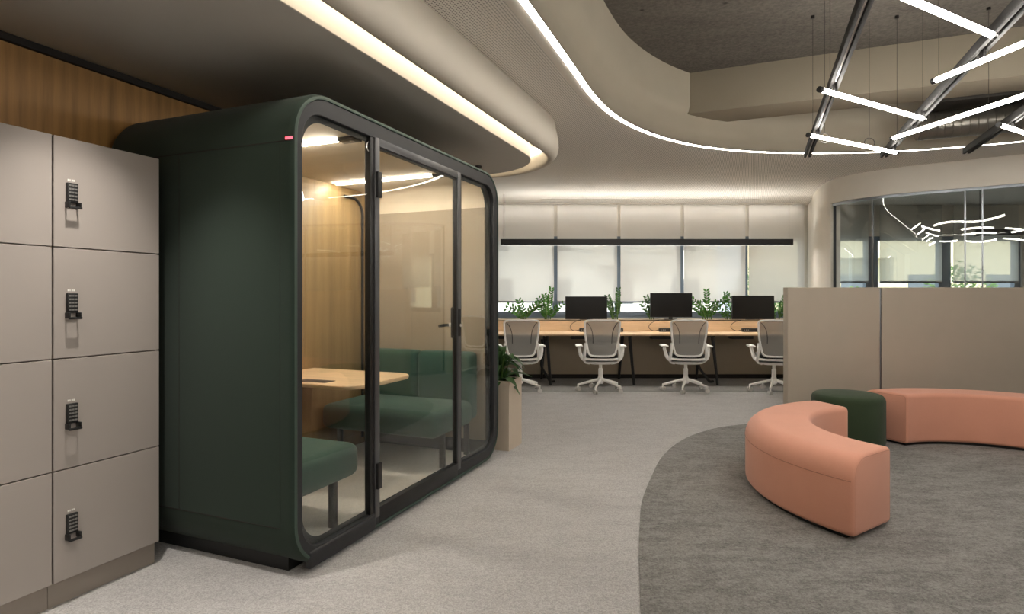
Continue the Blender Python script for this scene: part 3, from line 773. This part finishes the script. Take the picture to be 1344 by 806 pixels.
# ------------------------------------------------------------------ screens
def screen(x0, x1, lab):
    t = thing('acoustic_screen', lab, 'screen', (x0, 5.80, 0), 0, 'beige screens behind the salmon benches'); w = x1-x0
    mb(M['screenfab']).box((.004,0,.02),(w-.012,.095,1.365),.006,3).obj('panel', parent=t)
    mb(M['alu']).box((w-.012,.002,.0),(w,.093,1.36),.001).obj('joint_post', parent=t)
    for x in (.12, w-.2): mb(M['blackmetal']).box((x,-.02,0),(x+.05,.115,.022),.003).obj('foot', parent=t)
screen(2.717, 3.645, 'short beige felt screen with free end behind the green pouf')
screen(3.649, 5.45, 'long beige felt screen behind the curved back bench')

# ------------------------------------------------------------------ benches
def bench(cx, cy, a0, a1, lab):
    t = thing('curved_bench', lab, 'bench', (cx, cy, 0.004), 0, 'salmon curved benches')
    r0, r1, z0, z1 = .75, 1.17, .022, .44
    def section(ins):
        out = []
        A, Bq = r0+ins, r1-ins; zb, zt = z0+ins, z1-ins
        ro, ri, rb = max(.01,.125-ins), max(.01,.035-ins), max(.008,.03-ins)
        for c, cz, s0, rad, n in ((A+rb, zb+rb, pi, rb, 4), (Bq-rb, zb+rb, 1.5*pi, rb, 4), (Bq-ro, zt-ro, 0, ro, 8), (A+ri, zt-ri, pi/2, ri, 6)):
            for i in range(n+1):
                q = s0+pi/2*i/n; out.append((c+rad*cos(q), cz+rad*sin(q)))
        return out
    n = 48; e = .022/.96; L = []
    stations = [(a0, .022), (a0+e*.12, .011), (a0+e*.45, .003), (a0+e, 0)] + [(a0+e+(a1-a0-2*e)*i/n, 0) for i in range(1,n)] + [(a1-e, 0), (a1-e*.45, .003), (a1-e*.12, .011), (a1, .022)]
    for a, ins in stations: L.append([(r*cos(a), r*sin(a), z) for r, z in section(ins)])
    mb(M['pink']).loops(L, True, True, True).obj('upholstery', parent=t, ang=50)
    sm = mb(M['pinkseam'])
    def inset_arc(r, z): return [(r*cos(a0+.012+(a1-a0-.024)*i/40), r*sin(a0+.012+(a1-a0-.024)*i/40), z) for i in range(41)]
    sm.tube(inset_arc(r1+.0002, z1-.128), .0022, 6)
    for a in (a0+.003, a1-.003):
        sm.tube([(r*cos(a), r*sin(a), z) for r, z in section(.017)], .0022, 6, True)
    sm.obj('seam', parent=t)
    bb = mb(M['black']); bb.loops([[(r*cos(a0+.05+(a1-a0-.1)*i/30), r*sin(a0+.05+(a1-a0-.1)*i/30), z) for r, z in ((r0+.04,0),(r1-.04,0),(r1-.04,.03),(r0+.04,.03))] for i in range(31)], True, True, True)
    bb.obj('base', parent=t)
bench(2.72, 3.68, R(105), R(214.5), 'salmon curved bench standing alone in front of the green pouf')
bench(3.65, 4.28, R(6), R(114.5), 'salmon curved bench along the beige screens')
t = thing('pouf', 'round dark green pouf between the two salmon benches', 'pouf', (2.885,5.05,.004))
mb(M['pouf']).lathe([(.255,.02),(.276,.03),(.281,.06),(.281,.39),(.276,.412),(.264,.43),(.25,.438),(.12,.443),(.001,.444)], n=48).obj('upholstery', parent=t, ang=50)
mb(M['black']).lathe([(.25,0),(.25,.025)], n=32).obj('base', parent=t)

# ------------------------------------------------------------------ lights: pendant, tracks, tubes
def pendant(p0, p1, z, hgt, lab, cz=CZ):
    p0 = V(p0); p1 = V(p1); d = (p1-p0); ln = d.length; a = math.atan2(d.y, d.x)
    t = thing('linear_pendant', lab, 'lamp', (p0.x, p0.y, z), a, 'black linear pendants')
    b = mb(M['black']).box((0,-.03,.0),(ln,-.0235,hgt)).box((0,.0235,0),(ln,.03,hgt)).box((0,-.024,.011),(ln,.024,hgt-.022)).box((0,-.024,0),(.006,.024,hgt)).box((ln-.006,-.024,0),(ln,.024,hgt))
    b.obj('housing', parent=t)
    for x, r in ((.05,.0045), (ln-.05,.0012)): mb(M['wire']).tube([(x,0,hgt-.03),(x,0,cz-z)], r, 6).obj('cable', parent=t)
    return t, ln
t, ln = pendant((-.168,8.62,0),(4.115,8.62,0), 2.03, .09, 'long black linear pendant hanging over the window desks')
mb(M['pend']).box((.01,-.022,.0045),(ln-.01,.022,.012)).obj('diffuser', parent=t)
mb(M['uplight']).box((.07,-.023,.066),(ln-.07,.023,.072)).obj('uplight', parent=t)
t, ln = pendant((6.35,8.05,0),(8.6,7.05,0), 2.10, .09, 'dark linear pendant inside the glazed meeting room')
mb(M['white']).box((.01,-.022,.001),(ln-.01,.022,.009)).obj('diffuser', parent=t)

TZ = 2.446; KS = .919     # the tracks hang a little below the ceiling
tr_ends = [((2.71,5.39), 6.6, 'dark ceiling track on the concrete side, far from the silver duct'), ((3.41,5.39), 6.6, 'dark ceiling track in the middle of the three'), ((4.06,5.25), 6.4, 'dark ceiling track ending below the silver duct')]
for (x, y), ln, lab in tr_ends:
    t = thing('light_track', lab, 'light track', (x*KS, y*KS, TZ), TH+pi, 'dark tracks carrying tube lights')
    b = mb(M['rail']); b.box((0,-.026,0),(ln,-.008,.05),.002); b.box((0,.008,0),(ln,.026,.05),.002); b.box((.006,-.024,.03),(ln,.024,.05))
    b.obj('rail', parent=t)
    mb(M['chrome']).box((.05,-.006,.016),(ln,.006,.030)).obj('conductor', parent=t)
    wb = mb(M['wire'])
    for q in (.5, 1.6, 3.2, 4.8): wb.tube([(q,0,.05),(q,0,TOPZ-TZ)], .0016, 6)
    wb.obj('cable', parent=t)
    cp = mb(M['blackmetal'])
    for q in (.5, 1.6, 3.2, 4.8): cp.lathe([(.014,TOPZ-TZ-.02),(.014,TOPZ-TZ)], (q,0,0), 12)
    cp.obj('ceiling_cup', parent=t)
def tube_light(p, q, lab, z=2.40):
    p = V((p[0]*KS, p[1]*KS, z)); q = V((q[0]*KS, q[1]*KS, z)); d = q-p; ln = d.length; a = math.atan2(d.y, d.x)
    t = thing('tube_light', lab, 'tube light', p, a, 'glowing tubes under the ceiling tracks')
    mb(M['tube']).tube([(.02,0,0),(ln-.02,0,0)], .0130, 14).obj('tube', parent=t)
    for x in (0, ln-.022): mb(M['blackmetal']).tube([(x,0,0),(x+.022,0,0)], .0165, 14).obj('end_cap', parent=t)
    e = d.normalized(); hit = 0
    for (tx, ty), tl, _ in tr_ends:          # clips where the tube passes under a track
        rx, ry = tx*KS-p.x, ty*KS-p.y; den = e.x*U.y-e.y*U.x
        k = (rx*U.y-ry*U.x)/den; m = (rx*e.y-ry*e.x)/den
        if -.06 < k < ln+.03 and -tl < m < 0:
            k = min(max(k, .011), ln-.011)
            mb(M['blackmetal']).box((k-.012,-.008,.011),(k+.012,.008,TZ-z+.01),.002).obj('clip', parent=t); hit = 1
    if not hit:
        mb(M['wire']).tube([(.012,0,.014),(.012,0,TOPZ-z)], .0025, 6).obj('hanger', parent=t)
        mb(M['wire']).tube([(ln-.012,0,.014),(ln-.012,0,TOPZ-z)], .0025, 6).obj('hanger', parent=t)
    return t
def dirp(p, ang, ln): return (p[0]+ln*cos(R(ang)), p[1]+ln*sin(R(ang)))
L_ = 1.18
tube_light((1.816,3.474), dirp((1.816,3.474), 29.4, L_), 'glowing tube across the dark track with its end above the beam')
tube_light((2.24,4.45), dirp((2.24,4.45), 28.0, L_), 'lowest glowing tube, hanging below the one that crosses the beam')
tube_light(dirp((2.27,2.765), 208.4, L_), (2.27,2.765), 'glowing tube at the top edge crossing the middle track')
tube_light((2.40,3.35), dirp((2.40,3.35), -81, L_), 'glowing tube slanting up from the middle track')
tube_light((2.945,4.56), dirp((2.945,4.56), -79.9, L_+.2), 'glowing tube passing in front of the silver duct')
tube_light((3.46,4.18), dirp((3.46,4.18), 30, L_), 'glowing tube cut by the frame below the third track')
OL = 'added glowing tube out of view, for extra light and glass reflections'
for p, a in (((1.25,1.55), 29), ((.75,.35), 29), ((2.0,1.0), -80), ((2.9,1.9), 29), ((3.3,2.95), -80), ((3.9,2.9), 29), ((2.7,.2), -80), ((4.6,1.2), 29)):  # unseen tubes added beyond the frame for fill light and reflections
    tube_light(p, dirp(p, a, L_), OL)

# ducts
dd = V((.925,-.381,0)); 
t = tag(mb(M['spiral']).tube([V((0,0,0)), V((2.1,0,0))], .125, 28).tube([(.03+2.04*q/448, .1255*cos(2*pi*q/14), .1255*sin(2*pi*q/14)) for q in range(449)], .0045, 6).obj('spiral_duct', mtx=Matrix.Translation((3.86,5.60,2.89)) @ Matrix.Rotation(math.atan2(-.381,.925),4,'Z')),
        'silver spiral duct hanging under the raised ceiling', 'duct')
for x in (.02, .86, 1.7): mb(M['spiral']).tube([(x,0,0),(x+.03,0,0)], .131, 28).obj('joint_ring', parent=t)
tag(mb(M['ductdark']).box((0,0,0),(1.9,.34,.20),.006).box((.02,-.01,.02),(.05,.35,.18)).box((.9,-.008,-.004),(.93,.348,.204)).obj('box_duct', mtx=Matrix.Translation((3.90,5.36,3.05)) @ Matrix.Rotation(math.atan2(-.381,.925),4,'Z')),
    'dark rectangular duct running above the silver spiral duct', 'duct')
# hoops of spare cable at the tracks
for x, y, z, r, lab in ((3.30*KS,4.72*KS,2.61,.045,'small hoop of spare cable hanging by the middle track'), (3.03*KS,4.98*KS,2.47,.04,'small hoop of spare cable near the end of the middle track'), (2.46*KS,4.62*KS,2.42,.035,'small hoop of spare cable at the end of the first tube')):
    tag(mb(M['wire']).tube([(x+r*cos(q), y, z+r*sin(q)) for q in [2*pi*i/20 for i in range(20)]] , .003, 6, True).tube([(x,y,z+r),(x,y,TOPZ)], .0015, 5).obj('cable_hoop'), lab, 'cable', 'hoops of cable under the raised ceiling')

# smoke detector, diffuser, downlights
tag(mb(M['black']).lathe([(.018,-.022),(.030,-.018),(.034,0)], (*at2(2.82,.448), SZ), 24).obj('smoke_detector'), 'small black detector on the lowered ceiling above the pod', 'detector')
t = thing('slot_diffuser', 'thin dark linear air slot in the ceiling before the windows', 'vent', (.45,9.08,CZ))
mb(M['gap']).box((0,-.008,-.003),(3.36,.008,.01)).obj('slot', parent=t)
mb(M['plaster']).box((-.01,-.022,-.004),(3.37,-.008,.01)).box((-.01,.008,-.004),(3.37,.022,.01)).obj('frame', parent=t)
for u, v in ((-.52,.355), (-1.6,.355)):
    t = thing('downlight', 'small recessed downlight in the lowered ceiling above the lockers', 'downlight', at(u, v, SZ), 0, 'downlights over the lockers')
    mb(M['blackmetal']).lathe([(.055,-.004),(.055,.006),(.042,.006),(.040,-.004)], n=24, cap0=False, cap1=False).obj('bezel', parent=t)
    mb(M['downl']).lathe([(.001,-.001),(.040,-.001)], n=24, cap0=False, cap1=False).obj('lens', parent=t)
    ld = bpy.data.lights.new('downlight_lamp', 'SPOT'); ld.energy = 40; ld.color = (1,.93,.84); ld.spot_size = R(78); ld.spot_blend = .9; ld.shadow_soft_size = .022
    lo = bpy.data.objects.new('downlight_lamp', ld); COL.objects.link(lo); lo.parent = t; lo.location = (0,0,-.012)

# desk cables hanging
for x, lab in ((.47,'black cable conduit hanging to the floor beside the first pair of desk legs'), (2.82,'black cable conduit hanging to the floor beside the third pair of desk legs')):
    tag(mb(M['black']).tube(smooth_path([(x-.02,8.80,.64),(x,8.82,.45),(x-.03,8.78,.25),(x+.05,8.72,.10),(x+.10,8.68,.025),(x+.16,8.70,.022)],6), .02, 8).obj('cable_conduit'), lab, 'cable', 'cable conduits under the desks')

# ------------------------------------------------------------------ outside
struct(mb(M['asphalt']).box((-30,BY+.4,-3.2),(60,70,-3)).obj('ground_outside'), 'pale street ground outside the windows', 'ground')
def building(x0, x1, y, h, m, cols, rows, lab, z0=-3):
    t = thing('apartment_building', lab, 'building', (x0, y, z0), 0)
    mb(m).box((0,0,0),(x1-x0,8,h),.03).obj('facade', parent=t)
    mb(M['facade2']).box((-.2,-.25,h),(x1-x0+.2,8.2,h+.3)).obj('roof', parent=t)
    cw = (x1-x0)/cols; rh = 3.0
    for r in range(rows):
        for c in range(cols):
            xx = cw*(c+.5); zz_ = .9+rh*r
            if (c+r) % 3 == 2:
                bl = mb(m).box((xx-cw*.42,-1.0,zz_-.9),(xx+cw*.42,-.002,zz_-.75)).box((xx-cw*.42,-1.0,zz_-.75),(xx+cw*.42,-.94,zz_+.15)).obj('balcony', parent=t)
                mb(M['facwin']).box((xx-.8,-.03,zz_-.7),(xx+.8,-.002,zz_+1.4)).obj('window', parent=t)
            else:
                mb(M['facwin']).box((xx-.55,-.03,zz_),(xx+.55,-.002,zz_+1.4)).obj('window', parent=t)
building(14, 34, 27, 15, M['facade'], 6, 5, 'cream apartment block seen through the meeting room windows')
building(-6, 11.5, 33, 13, M['facade2'], 5, 4, 'white apartment block seen faintly through the desk window blinds')
def tree(x, y, h, r, seed, lab):
    rr = random.Random(seed); t = thing('tree', lab, 'tree', (x,y,-3), 0, 'trees outside the windows')
    mb(M['bark']).tube([(0,0,0),(.1,0,h*.4),(0,.1,h*.75)], [.16,.12,.05], 8).obj('trunk', parent=t)
    b = mb(M['treeleaf'])
    for i in range(1700):
        d = V((rr.gauss(0,1), rr.gauss(0,1), rr.gauss(0,1))).normalized(); q = rr.random()**.4
        c = V((0,0,h*.68)) + V((d.x*r, d.y*r, d.z*h*.32))*q
        a = V((rr.uniform(-1,1), rr.uniform(-1,1), rr.uniform(-1,1))).normalized(); e = a.orthogonal().normalized(); s_ = rr.uniform(.07,.13)
        v = b.verts([c-a*s_, c+e*s_*.5, c+a*s_, c-e*s_*.5]); b.face(v)
    b.obj('crown', parent=t, recalc=False)
tree(15.2, 20, 5.5, 1.2, 1, 'green tree before the cream block seen through the meeting room glass')
tree(8.1, 19, 5.4, 1.1, 2, 'green tree outside the window beside the curved wall')
tree(12.8, 22, 4.7, 1.2, 3, 'low green tree outside near the meeting room corner')

# ------------------------------------------------------------------ world, sun, camera
wd = bpy.data.worlds.new('sky'); sc.world = wd; wd.use_nodes = True
bg = wd.node_tree.nodes.get('Background') or wd.node_tree.nodes.new('ShaderNodeBackground')
bg.inputs['Color'].default_value = (.80, .92, 1, 1); bg.inputs['Strength'].default_value = 1.0
sl = bpy.data.lights.new('sun', 'SUN'); sl.energy = 2.6; sl.angle = R(2); sl.color = (1,.95,.86)
so = bpy.data.objects.new('sun', sl); COL.objects.link(so); so.rotation_euler = (R(48),0,R(-25)); so.location = (0,0,20)

cd = bpy.data.cameras.new('camera'); cam = bpy.data.objects.new('camera', cd); COL.objects.link(cam)
cam.location = (0,0,1.27); cam.rotation_euler = (R(90),0,0)
cd.sensor_width = 36; cd.lens = 36*771/1344; cd.shift_y = -13/1344; cd.clip_start = .05; cd.clip_end = 300
sc.camera = cam
sc.view_settings.view_transform = 'Standard'; sc.view_settings.look = 'None'; sc.view_settings.gamma = 1
sc.view_settings.use_curve_mapping = False; sc.view_settings.exposure = 1.35
sc.cycles.use_denoising = True
sc.cycles.max_bounces = 8; sc.cycles.diffuse_bounces = 5; sc.cycles.glossy_bounces = 4; sc.cycles.transparent_max_bounces = 16
sc.cycles.sample_clamp_indirect = 6.0
sc.cycles.caustics_reflective = False; sc.cycles.caustics_refractive = False
